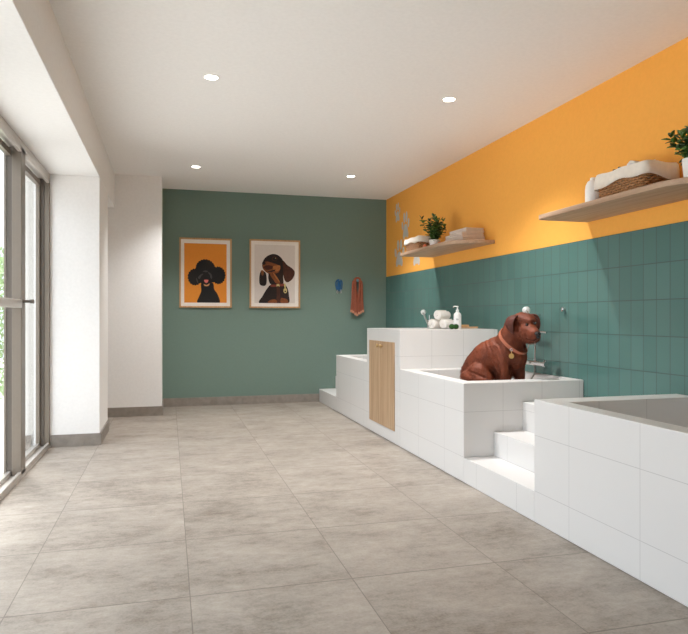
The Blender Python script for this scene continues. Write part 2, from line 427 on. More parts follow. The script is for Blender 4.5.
# ------------------------------------------------------------------ shelves
def shelf(label, y0, y1):
    t = thing('wall_shelf', label, 'shelf', (XR, (y0 + y1) / 2, 1.926), 0, 'long wooden wall shelves')
    x0 = 2.643; R1, R2 = .34, .045
    poly = [(XR, y1), (XR, y0)]
    for k in range(17):
        a = -pi / 2 - (pi / 2) * k / 16; poly.append((x0 + R1 + R1 * cos(a) , y0 + R1 + R1 * sin(a)))
    for k in range(9):
        a = pi - (pi / 2) * k / 8; poly.append((x0 + R2 + R2 * cos(a), y1 - R2 + R2 * sin(a)))
    MB().prism(poly, ((0, 0, 1.926), (1, 0, 0), (0, 1, 0), (0, 0, 1)), .034).build('board', 'shelf', t, world=True, bevel=.004)
    return t
shelf('wooden shelf beside the paw prints, farther of the two orange wall shelves', 5.658, 7.182)
shelf('wooden shelf at the right photo edge, nearer of the two orange wall shelves', 2.70, 4.226)
ZS = 1.960

# ------------------------------------------------------------------ baskets
def rrect(w, d, r, n=8):
    pts = []
    for cx, cy, a0 in ((w / 2 - r, d / 2 - r, 0), (-w / 2 + r, d / 2 - r, pi / 2), (-w / 2 + r, -d / 2 + r, pi), (w / 2 - r, -d / 2 + r, 1.5 * pi)):
        for k in range(n): a = a0 + (pi / 2) * k / (n - 1); pts.append((cx + r * cos(a), cy + r * sin(a)))
    return pts
def resample(pts, n):
    P = [Vector((p[0], p[1])) for p in pts]; L = [0]
    for a, b in zip(P, P[1:] + P[:1]): L.append(L[-1] + (b - a).length)
    out = []; j = 0
    for i in range(n):
        t = L[-1] * i / n
        while L[j + 1] < t: j += 1
        a, b = P[j], P[(j + 1) % len(P)]; f = (t - L[j]) / max(1e-9, L[j + 1] - L[j]); out.append(a.lerp(b, f))
    return out
def basket(label, loc, w, d, h, droop, seed):
    # w along x (depth from the wall), d along y
    t = thing('wicker_basket', label, 'basket', loc, 0, 'lined wicker baskets on the shelves')
    n = 168; rows = 11; b = MB()
    for i in range(rows):
        z = .008 + (h - .014) * i / (rows - 1); f = .89 + .07 * i / (rows - 1)
        base = resample(rrect(w * f, d * f, .035), n); pts = []
        for k, p in enumerate(base):
            q, r = base[(k - 1) % n], base[(k + 1) % n]; tn = (r - q).normalized(); nm = Vector((tn.y, -tn.x))
            o = .0065 * sin(2 * pi * k / 6 + pi * (i % 2)); pts.append((p.x + nm.x * o, p.y + nm.y * o, z))
        b.tube(pts, (h / rows) * .47, 6, closed=True)
    b.build('weave', 'wick', t, smooth=True)
    st = MB(); base = resample(rrect(w * .95, d * .95, .035), n)
    for k in range(0, n, 6):
        p = base[k]; st.tube([(p.x * .925, p.y * .925, 0), (p.x * .96, p.y * .96, h - .022)], .0035, 5)
    st.prism([(p.x * .96, p.y * .96) for p in base], ((0, 0, .001), (1, 0, 0), (0, 1, 0), (0, 0, 1)), .006)
    st.build('stakes', 'wickd', t)
    # cloth liner folded over the rim, lower hem sagging, and a slack cloth floor inside
    rnd = random.Random(seed); L = MB(); rings = []
    m = 96; ph = rnd.uniform(0, 6)
    prof = [(.95, h - .035), (.985, h + .012), (1.04, h + .024), (1.085, h + .01), (1.105, h - .02), (1.11, None)]
    for f, z in prof:
        ring = []
        for k, p in enumerate(resample(rrect(w, d, .04), m)):
            a = 2 * pi * k / m
            zz = z if z is not None else h - droop * (.85 + .16 * sin(2 * a + ph) + .07 * sin(5 * a))
            wob = .0035 * sin(9 * a + ph) + .002 * sin(17 * a)
            ring.append(L.bm.verts.new((p.x * (f + wob), p.y * (f + wob * .6), zz + .004 * sin(6 * a + ph))))
        rings.append(ring)
    for A, B in zip(rings, rings[1:]):
        for k in range(m): L.bm.faces.new((A[k], A[(k + 1) % m], B[(k + 1) % m], B[k]))
    c = L.bm.verts.new((0, 0, h - .05))
    for k in range(m): L.bm.faces.new((rings[0][(k + 1) % m], rings[0][k], c))
    lo = L.build('cloth_liner', 'linen', t, smooth=True)
    sd = lo.modifiers.new('thick', 'SOLIDIFY'); sd.thickness = .004; sd.offset = -1
    return t
basket('small wicker basket with cream liner on the shelf beside the paw prints', (2.822, 6.93, ZS), .235, .45, .135, .05, 1)
basket('large wicker basket with cream liner between white jug and potted plant', (2.905, 3.495, ZS), .25, .46, .17, .075, 2)

# towel rolls
def roll(name, label, group, c, axis_ang, r, ln, mname='towel', tilt=0.):
    t = thing(name, label, 'towel', c, axis_ang, group)
    b = MB()
    # outer roll as a spiral sheet: thick coil section swept along local x
    sec = []
    turns = 3.2; N = 90
    for k in range(N + 1):
        a = turns * 2 * pi * k / N; rr = .008 + (r - .008) * (k / N) ** .9; sec.append((rr, a))
    pitch = (r - .008) / turns
    for side in range(1):
        outer = [Vector((0, rr * cos(a), rr * sin(a))) for rr, a in sec]
        inner = [Vector((0, max(.001, rr - pitch * .74) * cos(a), max(.001, rr - pitch * .74) * sin(a))) for rr, a in sec]
        xs = [-ln / 2, -ln / 2 + .006, ln / 2 - .006, ln / 2]
        sc = [.94, 1, 1, .94]
        V = [[[b.bm.verts.new((x, p.y * s, p.z * s)) for p in row] for row in (outer, inner)] for x, s in zip(xs, sc)]
        for i in range(3):
            for k in range(N):
                for j in range(2): b.bm.faces.new((V[i][j][k], V[i][j][k + 1], V[i + 1][j][k + 1], V[i + 1][j][k]))
            b.bm.faces.new((V[i][0][N], V[i][1][N], V[i + 1][1][N], V[i + 1][0][N]))
        for i in (0, 3):
            for k in range(N): b.bm.faces.new((V[i][0][k], V[i][0][k + 1], V[i][1][k + 1], V[i][1][k]))
    b.build('coil', mname, t, smooth=True)
    return t
ZT = 1.086
TA = radians(30)        # rolls lie with their spiral ends towards the room
def at(x, y): return (x, y)
g = 'rolled white towels on the tall cabinet'
roll('rolled_towel', 'rolled white towel low on the cabinet top, closest to the green back wall', g, (2.60, 5.962, ZT + .051), TA, .051, .17)
roll('rolled_towel', 'rolled white towel low on the cabinet top, next to the soap bottle', g, (2.69, 5.893, ZT + .051), TA, .051, .17)
roll('rolled_towel', 'rolled white towel lying on top of two other rolls', g, (2.645, 5.929, ZT + .051 + .0875), TA, .051, .17)

# soap bottle
t = thing('soap_bottle', 'white pump soap bottle beside the rolled towels', 'bottle', (2.745, 5.795, ZT), radians(-22))
MB().lathe([(.034, 0), (.038, .004), (.038, .135), (.034, .152), (.018, .166), (.013, .17)], seg=28).build('bottle_body', 'plastic', t, smooth=True)
MB().lathe([(.0165, .17), (.0165, .19), (.008, .193), (.006, .215), (.011, .216), (.011, .226), (.004, .229)], seg=20).tube([(0, 0, .222), (-.03, 0, .224), (-.042, 0, .216)], .0048, 8).build('pump', 'plastic', t, smooth=True)
lb = MB()
for z, w in ((.1, .018), (.093, .026), (.087, .014)):
    lb.box(-w / 2 - .004, w / 2 - .004, -.0392, -.0378, z, z + .003)
lb.build('small_print', 'ink', t)

# sponge
b = MB()
for cx in (-.02, .022): b.ball((cx, 0, .026), (.029, .026, .026), 3)
o = b.build('bath_sponge', 'moss', None, smooth=True); o.location = (2.657, 5.69, ZT)
tag(o, 'dark green two-lobed bath sponge in front of the soap bottle', 'sponge')

# wooden brushes
def brush(label, loc, rz, ln, hh):
    t = thing('wooden_brush', label, 'brush', loc, rz, 'wooden brushes on the cabinet')
    MB().box(-ln / 2, ln / 2, -.022, .022, .012, hh, .005).build('brush_back', 'brushwood', t)
    br = MB()
    for i in range(10):
        for j in range(4): br.box(-ln / 2 + .01 + i * (ln - .02) / 9 - .0015, -ln / 2 + .01 + i * (ln - .02) / 9 + .0015, -.016 + j * .0105 - .0015, -.016 + j * .0105 + .0015, 0, .0135)
    br.build('bristles', 'linen', t)
    return t
brush('taller wooden brush directly beside the soap bottle', (2.842, 5.84, ZT), radians(-8), .085, .042)
brush('flat wooden brush, lower one lying farthest from the towels', (2.89, 5.755, ZT), radians(-14), .1, .024)

# ------------------------------------------------------------------ plants
def plant(label, loc, pr, ph, height, spread, ns, seed, square=False):
    t = thing('potted_plant', label, 'plant', loc, random.Random(seed).uniform(0, 6), 'potted plants on the shelves')
    MB().lathe([(pr * .8, 0), (pr * .84, .002), (pr, ph), (pr * .9, ph), (pr * .86, ph * .85), (.001, ph * .85)], seg=36).build('pot', 'pot', t, smooth=True)
    MB().lathe([(pr * .85, ph * .84), (pr * .85, ph * .88), (.001, ph * .9)], seg=24).build('soil', 'soil', t)
    rnd = random.Random(seed); st = MB(); lf = MB()
    for s in range(ns):
        a = 2 * pi * s / ns + rnd.uniform(-.3, .3); tilt = rnd.uniform(.05, 1.) * spread; hh = height * rnd.uniform(.55, 1.0)
        if s == 0: tilt = .02; hh = height
        base = Vector((rnd.uniform(-.3, .3) * pr, rnd.uniform(-.3, .3) * pr, ph * .86))
        tip = base + Vector((cos(a) * tilt, sin(a) * tilt, hh))
        mid = base.lerp(tip, .5) + Vector((cos(a), sin(a), 0)) * tilt * .12 - Vector((0, 0, .0))
        path = spline([base, mid, tip], 8); st.tube(path, [.0035 * (1 - .6 * i / (len(path) - 1)) for i in range(len(path))], 6)
        nl = int(7 + hh / .028)
        for k in range(nl):
            f = .12 + .88 * k / (nl - 1); p = path[min(len(path) - 1, int(f * (len(path) - 1)))]
            for side in (0, 1):
                b = a + k * 2.2 + side * pi + rnd.uniform(-.4, .4); el = rnd.uniform(-.2, .9) if k < nl - 1 else 1.2
                L = rnd.uniform(.034, .054); wd = L * rnd.uniform(.34, .46)
                d = Vector((cos(b) * cos(el), sin(b) * cos(el), sin(el))); u = d.cross(Vector((0, 0, 1)))
                if u.length < .1: u = Vector((1, 0, 0))
                u.normalize(); n = u.cross(d); off = p + d * .006
                lf.mi = 0 if rnd.random() < .55 else 1
                f0 = len(lf.bm.faces); prev = None
                for q, (fx, fw) in enumerate(((0, .12), (.25, .8), (.55, 1.), (.82, .66), (1., .06))):
                    cpt = off + d * L * fx - n * L * .12 * fx * fx
                    row = [lf.bm.verts.new(cpt - u * wd * fw + n * wd * .25 * fw), lf.bm.verts.new(cpt), lf.bm.verts.new(cpt + u * wd * fw + n * wd * .25 * fw)]
                    if prev:
                        for z in range(2): lf.bm.faces.new((prev[z], prev[z + 1], row[z + 1], row[z]))
                    prev = row
                lf._tag(f0)
    st.build('stems', 'stem', t, smooth=True)
    o = lf.build('foliage', ['leaf', 'leafd'], t, smooth=True, fix=False)
    sd = o.modifiers.new('thick', 'SOLIDIFY'); sd.thickness = .0018
    return t
plant('leafy green plant in a white pot between basket and folded towels', (2.80, 6.478, ZS), .06, .085, .25, .14, 13, 5)
plant('leafy green plant in a white pot at the right photo edge', (2.80, 2.89, ZS), .07, .115, .19, .15, 14, 11)

# folded towels, each one its own
def folded(label, z, w, d, h, dx, dy, rz, seed):
    t = thing('folded_towel', label, 'towel', (2.945 + dx, 6.06 + dy, z), rz, 'folded towels stacked on the far shelf')
    b = MB(); rnd = random.Random(seed)
    # three layers of one sheet, folded at the room side
    lay = h / 3.
    sec = []
    N = 8
    for side in range(2):
        pass
    for i in range(3):
        z0 = i * lay + .0018; z1 = (i + 1) * lay - .0018; rr = (z1 - z0) / 2
        poly = [(w / 2 - .004 * i, z0), (w / 2 - .004 * i, z1)]
        for k in range(N + 1):
            a = pi / 2 + pi * k / N; poly.append((-w / 2 + rr + rr * cos(a), (z0 + z1) / 2 + rr * sin(a)))
        b.prism(poly, ((0, -d / 2 + .003 * (i % 2), 0), (1, 0, 0), (0, 0, 1), (0, 1, 0)), d - .006 * (i % 2))
    b.build('cloth', 'foldt', t, smooth=True, bevel=.003)
    return t
folded('beige folded towel, bottom of the stack on the far shelf', ZS, .25, .44, .052, 0, 0, .02, 1)
folded('beige folded towel, middle of the stack on the far shelf', ZS + .0502, .245, .43, .052, .004, .005, -.03, 2)
folded('beige folded towel, smaller one topping the stack on the far shelf', ZS + .1004, .21, .37, .046, .022, -.01, .03, 3)

for lab, x, y, r in (('small orange ball beside the small wicker basket and white pot', 2.70, 6.52, .022), ('small orange ball between the white pot and folded towels', 2.80, 6.345, .026)):
    bb = MB().ball((0, 0, r), r, 3).build('orange_ball', 'ball', None, smooth=True); bb.location = (x, y, ZS)
    tag(bb, lab, 'ball', 'small orange balls on the far shelf')

# jug and what lies in the big basket
t = thing('white_jug', 'white round-shouldered plastic jug left of the large basket', 'jug', (2.845, 3.838, ZS), 0)
MB().lathe([(.045, 0), (.052, .006), (.052, .13), (.048, .16), (.036, .184), (.02, .195), (.016, .197)], seg=32).build('jug_body', 'plastic', t, smooth=True)
MB().lathe([(.019, .196), (.019, .21), (.016, .212)], seg=20).build('cap', 'plastic', t, smooth=True)
def small_bottle(label, loc, r, h, cap, body='plastic'):
    t = thing('small_bottle', label, 'bottle', loc, 0, 'bottles in the large basket')
    MB().lathe([(r * .92, 0), (r, .004), (r, h * .75), (r * .4, h * .85)], seg=20).build('bottle_body', body, t, smooth=True)
    MB().lathe([(r * .55, h * .85), (r * .55, h), (r * .5, h)], seg=16).build('cap', cap, t, smooth=True)
zb = ZS + .125
small_bottle('dark-capped bottle inside the large basket, nearer the white jug', (2.875, 3.655, zb), .018, .105, 'black')
small_bottle('dark-capped bottle inside the large basket, beside a pale bottle', (2.84, 3.56, zb), .018, .098, 'black')
small_bottle('pale bottle with white cap inside the large basket', (2.86, 3.50, zb), .016, .107, 'plastic')
roll('rolled_towel', 'rolled white towel inside the large basket, nearer the room', 'rolled towels in baskets', (2.85, 3.39, zb + .065), .15, .036, .13)
roll('rolled_towel', 'rolled white towel inside the large basket, nearer the orange wall', 'rolled towels in baskets', (2.965, 3.42, zb + .075), 1.4, .036, .13)
roll('rolled_towel', 'rolled white towel in the small basket, farther from the plant', 'rolled towels in baskets', (2.84, 6.98, ZS + .12), .3, .03, .14)
roll('rolled_towel', 'rolled white towel in the small basket, closer to the plant', 'rolled towels in baskets', (2.85, 6.84, ZS + .118), -.2, .03, .14)

# ------------------------------------------------------------------ paw prints on the orange wall
def oval(cx, cy, rx, ry, rot, n=22):
    out = []
    for k in range(n):
        a = 2 * pi * k / n; x, y = rx * cos(a), ry * sin(a); out.append((cx + x * cos(rot) - y * sin(rot), cy + x * sin(rot) + y * cos(rot)))
    return out
def paw(label, y0, y1, z0, z1, rot=0.):
    w, h = y1 - y0, z1 - z0
    o_ = ((XR + .004), (y0 + y1) / 2, (z0 + z1) / 2)
    fr = ((0, 0, 0), (0, -w * cos(rot), h * sin(rot)), (0, w * sin(rot), h * cos(rot)), (-1, 0, 0))
    b = MB()
    for q in (oval(-.14, .30, .105, .20, .08), oval(.15, .30, .105, .20, -.08), oval(-.39, .03, .095, .17, .25), oval(.39, .03, .095, .17, -.25)):
        b.prism(q, fr, .003)
    pad = [(-.3, -.5), (-.34, -.36), (-.27, -.18), (-.2, -.04), (-.09, .045), (.09, .045), (.2, -.04), (.27, -.18), (.34, -.36), (.3, -.5), (.2, -.5), (.1, -.42), (0, -.45), (-.1, -.42), (-.2, -.5)]
    b.prism(pad, fr, .003)
    o = b.build('paw_print_decal', 'decal', None); o.location = o_
    return tag(o, label, 'wall decal', 'grey paw prints on the orange wall')
paw('grey paw print decal highest on the orange wall, nearest the back corner', 8.33, 8.545, 2.54, 2.80, .06)
paw('grey paw print decal just above the wicker basket', 7.98, 8.27, 2.27, 2.625, .05)
paw('grey paw print decal lower left of the far shelf, overlapped by its tip', 8.165, 8.555, 1.91, 2.28, -.03)
paw('grey paw print decal showing only its heel below the far shelf', 7.56, 7.885, 1.875, 2.21, .0)

# ------------------------------------------------------------------ framed prints
def smooth_poly(pts, n=5): return [(p.x, p.y) for p in spline([(x, y, 0) for x, y in pts], n, True)]
def frame_pic(label, x0, x1, z0, z1, pm, art, px0, px1, pz0, pz1):
    t = thing('picture_frame', label, 'picture', ((x0 + x1) / 2, YB, z0), 0, 'framed dog prints on the green wall')
    w, h = x1 - x0, z1 - z0; fw, fd = .021, .026
    b = MB()
    for a in (((-w / 2, 0), (w / 2, 0), (w / 2 - fw, fw), (-w / 2 + fw, fw)), ((-w / 2, h), (w / 2, h), (w / 2 - fw, h - fw), (-w / 2 + fw, h - fw)),
              ((-w / 2, 0), (-w / 2, h), (-w / 2 + fw, h - fw), (-w / 2 + fw, fw)), ((w / 2, 0), (w / 2, h), (w / 2 - fw, h - fw), (w / 2 - fw, fw))):
        b.prism(list(a), ((0, -.001, 0), (1, 0, 0), (0, 0, 1), (0, -1, 0)), fd)
    b.build('frame', 'oak_frame', t)
    MB().box(-w / 2 + fw * .8, w / 2 - fw * .8, -.012, -.006, fw * .8, h - fw * .8).build('mat', 'mat_', t)
    names = [pm]; p = MB(); cx = (x0 + x1) / 2
    p.box(px0 - cx, px1 - cx, -.013, -.0121, pz0 - z0, pz1 - z0)
    y = -.013
    (ax0, ax1, ay0, ay1), shapes = art
    sx = (px1 - px0) / (ax1 - ax0); sz = (pz1 - pz0) / (ay1 - ay0)
    for mname, pts in shapes:
        if mname not in names: names.append(mname)
        p.mi = names.index(mname)
        q = [(px0 - cx + (min(max(a, ax0), ax1) - ax0) * sx, pz0 - z0 + (ay1 - min(max(c, ay0), ay1)) * sz) for a, c in pts]
        p.prism(q, ((0, y, 0), (1, 0, 0), (0, 0, 1), (0, -1, 0)), .0003); y -= .0003
    p.build('print', names, t)
    return t
def curly(cx, cy, rx, ry, k=19, amp=.05, ph=0.):
    return [(cx + rx * cos(a) * (1 + amp * sin(k * a + ph)), cy + ry * sin(a) * (1 + amp * sin(k * a + ph))) for a in [2 * pi * i / 100 for i in range(100)]]
poodle = [
    ('p_blk', smooth_poly([(212, 350), (352, 350), (372, 430), (418, 500), (442, 605), (300, 605), (160, 605), (172, 540), (205, 460)])),
    ('p_blk', curly(128, 278, 92, 106, 17, .045, 1)), ('p_blk', curly(425, 252, 92, 112, 19, .05, 2)),
    ('p_blk', smooth_poly([(70, 215), (130, 170), (165, 105), (350, 105), (385, 145), (450, 160), (490, 220), (440, 320), (350, 345), (190, 350), (90, 320)])), ('p_blk', curly(258, 154, 118, 104, 21, .04)), ('p_blk', curly(270, 275, 98, 112, 15, .03, .5)),
    ('p_gry', smooth_poly([(165, 290), (180, 262), (215, 235), (232, 240), (205, 268), (190, 300)])),
    ('p_gry', smooth_poly([(290, 215), (320, 222), (345, 262), (342, 300), (325, 285), (315, 250)])),
    ('p_gry', smooth_poly([(140, 300), (152, 296), (166, 345), (156, 350)])),
    ('p_gry', smooth_poly([(225, 205), (262, 192), (295, 205), (262, 214)])),
    ('p_blk', curly(262, 262, 34, 26, 9, .03)),
    ('p_pink', smooth_poly([(242, 316), (270, 310), (298, 316), (288, 342), (270, 352), (250, 340)])),
    ('p_tan', smooth_poly([(240, 366), (275, 378), (312, 358), (304, 384), (276, 394), (246, 388)])),
]
dach = [
    ('p_dk', smooth_poly([(195, 395), (330, 392), (375, 440), (392, 520), (384, 609), (220, 609), (50, 609), (88, 530), (140, 445)])),
    ('p_dk', smooth_poly([(85, 160), (108, 108), (150, 70), (210, 50), (272, 66), (322, 120), (338, 210), (325, 300), (318, 400), (190, 400), (155, 335), (152, 270), (104, 235), (86, 200)])),
    ('p_dk', smooth_poly([(78, 238), (105, 250), (128, 275), (136, 350), (125, 404), (90, 415), (56, 395), (50, 330), (60, 270)])),
    ('p_rust', smooth_poly([(78, 238), (100, 246), (102, 280), (88, 300), (74, 280)])),
    ('p_br', smooth_poly([(322, 125), (372, 172), (432, 212), (460, 258), (440, 320), (402, 358), (362, 368), (332, 320), (325, 230)])),
    ('p_rust', smooth_poly([(90, 165), (132, 138), (200, 152), (272, 178), (290, 212), (268, 260), (215, 272), (150, 270), (105, 236), (88, 195)])),
    ('p_lt', smooth_poly([(205, 195), (250, 180), (288, 182), (286, 225), (250, 248), (212, 232)])),
    ('p_br', smooth_poly([(100, 200), (150, 178), (205, 190), (190, 222), (130, 232)])),
    ('p_dk', smooth_poly([(140, 252), (185, 240), (232, 226), (228, 242), (180, 256)])),
    ('p_dk', curly(103, 158, 21, 18, 5, .02)),
    ('p_br', curly(226, 104, 31, 25, 5, .01)), ('p_blk', curly(227, 106, 21, 18, 5, .01)), ('p_gold', curly(235, 98, 4, 4, 3, 0)),
    ('p_rust', smooth_poly([(172, 284), (200, 275), (262, 350), (292, 385), (245, 385), (215, 350)])),
    ('p_lt', smooth_poly([(210, 278), (225, 275), (272, 340), (285, 372), (262, 350)])),
    ('p_red', smooth_poly([(178, 402), (260, 396), (340, 386), (345, 410), (262, 420), (190, 424)])),
    ('p_gold', smooth_poly([(250, 396), (278, 394), (280, 424), (252, 424)])),
    ('p_br', smooth_poly([(250, 425), (280, 425), (290, 520), (285, 605), (245, 605), (250, 520)])),
    ('p_rust', smooth_poly([(165, 580), (205, 566), (244, 574), (248, 607), (152, 607)])), ('p_rust', smooth_poly([(300, 552), (340, 556), (372, 568), (380, 606), (298, 607)])),
    ('p_gold', smooth_poly([(334, 392), (350, 388), (354, 430), (340, 432)])), ('p_gold', curly(348, 466, 21, 30, 5, .02)), ('p_dk', curly(348, 474, 9, 10, 5, 0)),
]
frame_pic('oak-framed print of a black poodle on bright orange', .134, .831, 1.334, 2.28, 'pr_or', ((-9, 533, -152, 605), poodle), .198, .764, 1.402, 2.206)
frame_pic('oak-framed print of a brown dachshund on pale grey', 1.077, 1.79, 1.332, 2.288, 'pr_gr', ((-3, 461, -53, 609), dach), 1.146, 1.716, 1.402, 2.216)

# ------------------------------------------------------------------ hooks, leash and hanging towel on the back wall
def hook(label, x, z, r):
    t = thing('wall_peg', label, 'peg', (x, YB, z), 0, 'round pegs on the green wall')
    b = MB(); b.lathe([(r * .6, .001), (r * .6, .05), (r, .052), (r, .066), (r * .85, .07)], seg=24, mtx=Matrix.Rotation(pi / 2, 4, 'X'))
    b.build('peg_body', 'peg', t, smooth=True); return t
hook('round blue-grey peg holding the rust towel', 2.625, 1.735, .022)
hook('round peg behind the blue leash', 2.362, 1.735, .012)
t = thing('dog_leash', 'short blue dog leash with grey clips hanging on the green wall', 'leash', (2.36, YB - .0175, 1.55))
b = MB()
for k, (dx, ln) in enumerate(((-.026, .15), (0, .17), (.024, .145))):
    for sgn in (-1, 1):
        x = dx * .9 + sgn * .012
        b.tube(spline([(dx * .3, -.012 + .006 * k, .196), (x * 1.2, -.012 + .006 * k, .17), (x * 1.25 + .004 * sgn, -.01 + .006 * k, .196 - ln * .55), (x + .006 * sgn * (k - 1), -.008 + .006 * k, .196 - ln)], 6), (.008, .0035) if False else .0085, 8)
b.tube([( -.03, -.004, .187), (.03, -.004, .187)], .011, 8)
b.build('webbing', 'blue', t, smooth=True)
for sx in (-1, 1):
    MB().tube(spline([(sx * .026, -.006, .055), (sx * .026, -.006, .03)], 3), .007, 8).tube([(sx * .026 + .011 * cos(a), -.006, .016 + .016 * sin(a)) for a in [2 * pi * i / 16 for i in range(16)]], .0045, 6, closed=True).build('clip', 'steel', t, smooth=True)
t = thing('hanging_towel', 'rust brown pleated towel with pale hem hanging from the round peg', 'towel', (2.625, YB - .055, 1.2))
b = MB(); h = MB()
xs = [-.09, -.058, -.03, -.002, .026, .053, .082]; zb_ = [.075, .06, .035, .02, .045, .06, .075]
for i, (x, z) in enumerate(zip(xs, zb_)):
    top = (.42 if abs(x) > .03 else .455); xt = x * .42 + (.018 if x > .0 else -.018)
    yy = .012 * (1 if i % 2 else -.3)
    path = spline([(xt * 1.0, yy, .545 if abs(xt) < .04 else .53), (xt * 1.25, yy, .47), (x * .85, yy, .28), (x, yy, z + .035)], 6)
    b.tube(path, [(.0165, .016)] * len(path), 10)
    h.tube([(x, yy, z + .036), (x * 1.02, yy, z)], [(.0185, .0185), (.019, .016)], 10)
b.tube([(.042 * cos(a), .0, .535 + .035 * sin(a)) for a in [pi * i / 14 for i in range(15)]], .017, 10)
b.build('cloth', 'rust', t, smooth=True); h.build('hem', 'rustl', t, smooth=True)

# ------------------------------------------------------------------ showers
def shower(label, y):
    t = thing('shower_set', label, 'shower', (XR, y, .8), 0, 'chrome showers over the baths')
    A = dict(parent=t, smooth=True)
    MB().tube([(-.062, -.14, .01), (-.062, .14, .01)], .02, 16).tube([(-.001, -.075, .01), (-.062, -.075, .01)], .014, 12).tube([(-.001, .075, .01), (-.062, .075, .01)], .014, 12)\
        .lathe([(.03, 0), (.03, .008), (.015, .01)], mtx=Matrix.Translation((-.001, -.075, .01)) @ Matrix.Rotation(-pi / 2, 4, 'Y')).lathe([(.03, 0), (.03, .008), (.015, .01)], mtx=Matrix.Translation((-.001, .075, .01)) @ Matrix.Rotation(-pi / 2, 4, 'Y')).build('mixer_bar', 'chrome', **A)
    for s in (-1, 1):
        MB().tube([(-.062, s * .141, .01), (-.062, s * .185, .01)], .024, 16).tube([(-.062, s * .165, .01), (-.062, s * .165, .045)], .005, 8).build('mixer_knob', 'chrome', **A)
    MB().tube([(-.05, 0, .0), (-.05, 0, .43)], .0095, 12).tube([(-.001, 0, .27), (-.05, 0, .27)], .011, 12).tube([(-.001, 0, .42), (-.05, 0, .42)], .011, 12).build('riser_rail', 'chrome', **A)
    MB().tube([(-.05, 0, .262), (-.05, 0, .30)], .019, 14).tube([(-.05, -.02, .28), (-.05, -.17, .275)], .009, 10).build('soap_bracket', 'chrome', **A)
    MB().tube([(-.05, 0, .33), (-.05, 0, .37)], .019, 14).tube([(-.05, .0, .35), (-.075, .025, .36)], .012, 12).build('holder', 'chrome', **A)
    hd = Vector((-.115, .04, .462)); hb_ = Vector((-.075, .005, .33))
    MB().tube([hb_, hb_.lerp(hd, .6), hd], [.011, .013, .015], 12).build('hand_shower', 'steel', **A)
    d = Vector((-.65, -.45, -.35)).normalized()
    q = d.to_track_quat('Z', 'Y').to_matrix().to_4x4()
    MB().lathe([(.014, -.03), (.027, -.022), (.033, -.004), (.033, .006), (.028, .01), (.001, .01)], seg=24, mtx=Matrix.Translation(hd) @ q).build('spray_head', 'satin', **A)
    MB().tube(spline([hb_, hb_ + Vector((.0, -.005, -.06)), Vector((-.1, .05, .12)), Vector((-.12, .10, -.06)), Vector((-.12, .085, -.13)), Vector((-.10, .02, -.145)), Vector((-.075, -.02, -.08)), Vector((-.062, -.01, .0))], 10), .0072, 10).build('hose', 'steel', **A)
    return t
shower('chrome wall shower behind the brown dog', 4.86)
shower('chrome wall shower left of the rolled towels, over the farthest bath', 7.17)
o = MB().lathe([(.012, 0), (.012, .018), (.018, .02), (.018, .028), (.012, .032), (.001, .033)], seg=20, mtx=Matrix.Rotation(-pi / 2, 4, 'Y')).build('robe_hook', 'chrome', None, smooth=True)
o.location = (XR, 4.508, 1.265); tag(o, 'small round chrome hook on green tiles right of the dog', 'hook')

# ------------------------------------------------------------------ dog
D = 5.30; SCL = D / 640.
ang = radians(28.99)
def V(u, v, dep):     # design grid of the dog: 1 unit = 8.3 mm across and up, depth in metres
    return Vector(((u - 500) * SCL, dep, 1.2 + (317.5 - v) * SCL - .47))
root = thing('dog', 'chocolate brown dog sitting in the middle bath, looking towards the shower', 'dog', (2.644, 4.772, .47), -ang)
db = MB()
def caps(chain, sub=2):
    # chain of (point, radius): spheres closely strung together
    for (a, ra), (b, rb) in zip(chain, chain[1:]):
        n = max(2, int((b - a).length / (min(ra, rb) * .28)))
        for k in range(n + 1):
            f = k / n; db.ball(a.lerp(b, f), ra + (rb - ra) * f, sub)
R = .01
caps([(V(472, 374, .10), .098), (V(481, 366, .07), .135), (V(490, 358, .03), .152), (V(499, 354, -.01), .155), (V(508, 354, -.05), .135), (V(513, 356, -.07), .112)])
caps([(V(478, 388, .08), .125), (V(492, 378, .08), .13), (V(503, 368, .03), .11)])                      # belly and seat
caps([(V(474, 378, .0), .092), (V(480, 373, -.05), .098), (V(487, 379, -.085), .07), (V(489, 392, -.09), .045)])  # near thigh
caps([(V(489, 400, -.09), .04), (V(476, 403, -.04), .034), (V(486, 404, -.12), .034), (V(498, 404, -.13), .034)])   # near hind foot
caps([(V(484, 385, .2), .09), (V(494, 392, .21), .06), (V(506, 404, .17), .036)])                                 # far hind leg
caps([(V(467, 376.5, -.03), .05), (V(471, 378, -.075), .042), (V(479, 378.8, -.125), .03), (V(484, 378.8, -.145), .024)])   # hock lying beside the rump
caps([(V(466, 386, .1), .045), (V(462, 398, .12), .035), (V(470, 404, .02), .026), (V(480, 405, -.04), .018)])     # tail
caps([(V(505, 351, -.095), .09), (V(503, 361, -.12), .076), (V(503.5, 369, -.145), .056), (V(505.2, 379, -.15), .047), (V(506, 392, -.15), .042), (V(506.5, 403, -.155), .04)])   # near foreleg
caps([(V(506.5, 404, -.155), .041), (V(511, 405, -.195), .033)])
caps([(V(515, 356, -.02), .085), (V(517.6, 367, -.02), .056), (V(519, 378, -.03), .043), (V(519.4, 392, -.04), .04), (V(519.5, 403, -.05), .038)])  # far foreleg
caps([(V(519.5, 404, -.05), .039), (V(524, 405, -.09), .032)])
caps([(V(508, 346, -.05), .128), (V(511.5, 338, -.07), .112), (V(515, 331, -.085), .1)])               # neck
caps([(V(514.5, 326.5, -.08), .09), (V(520.5, 323, -.10), .093), (V(526, 322.8, -.12), .08), (V(528.5, 324, -.12), .068)])        # skull
caps([(V(521, 331, -.13), .077), (V(525, 332, -.17), .07)])                                            # cheek
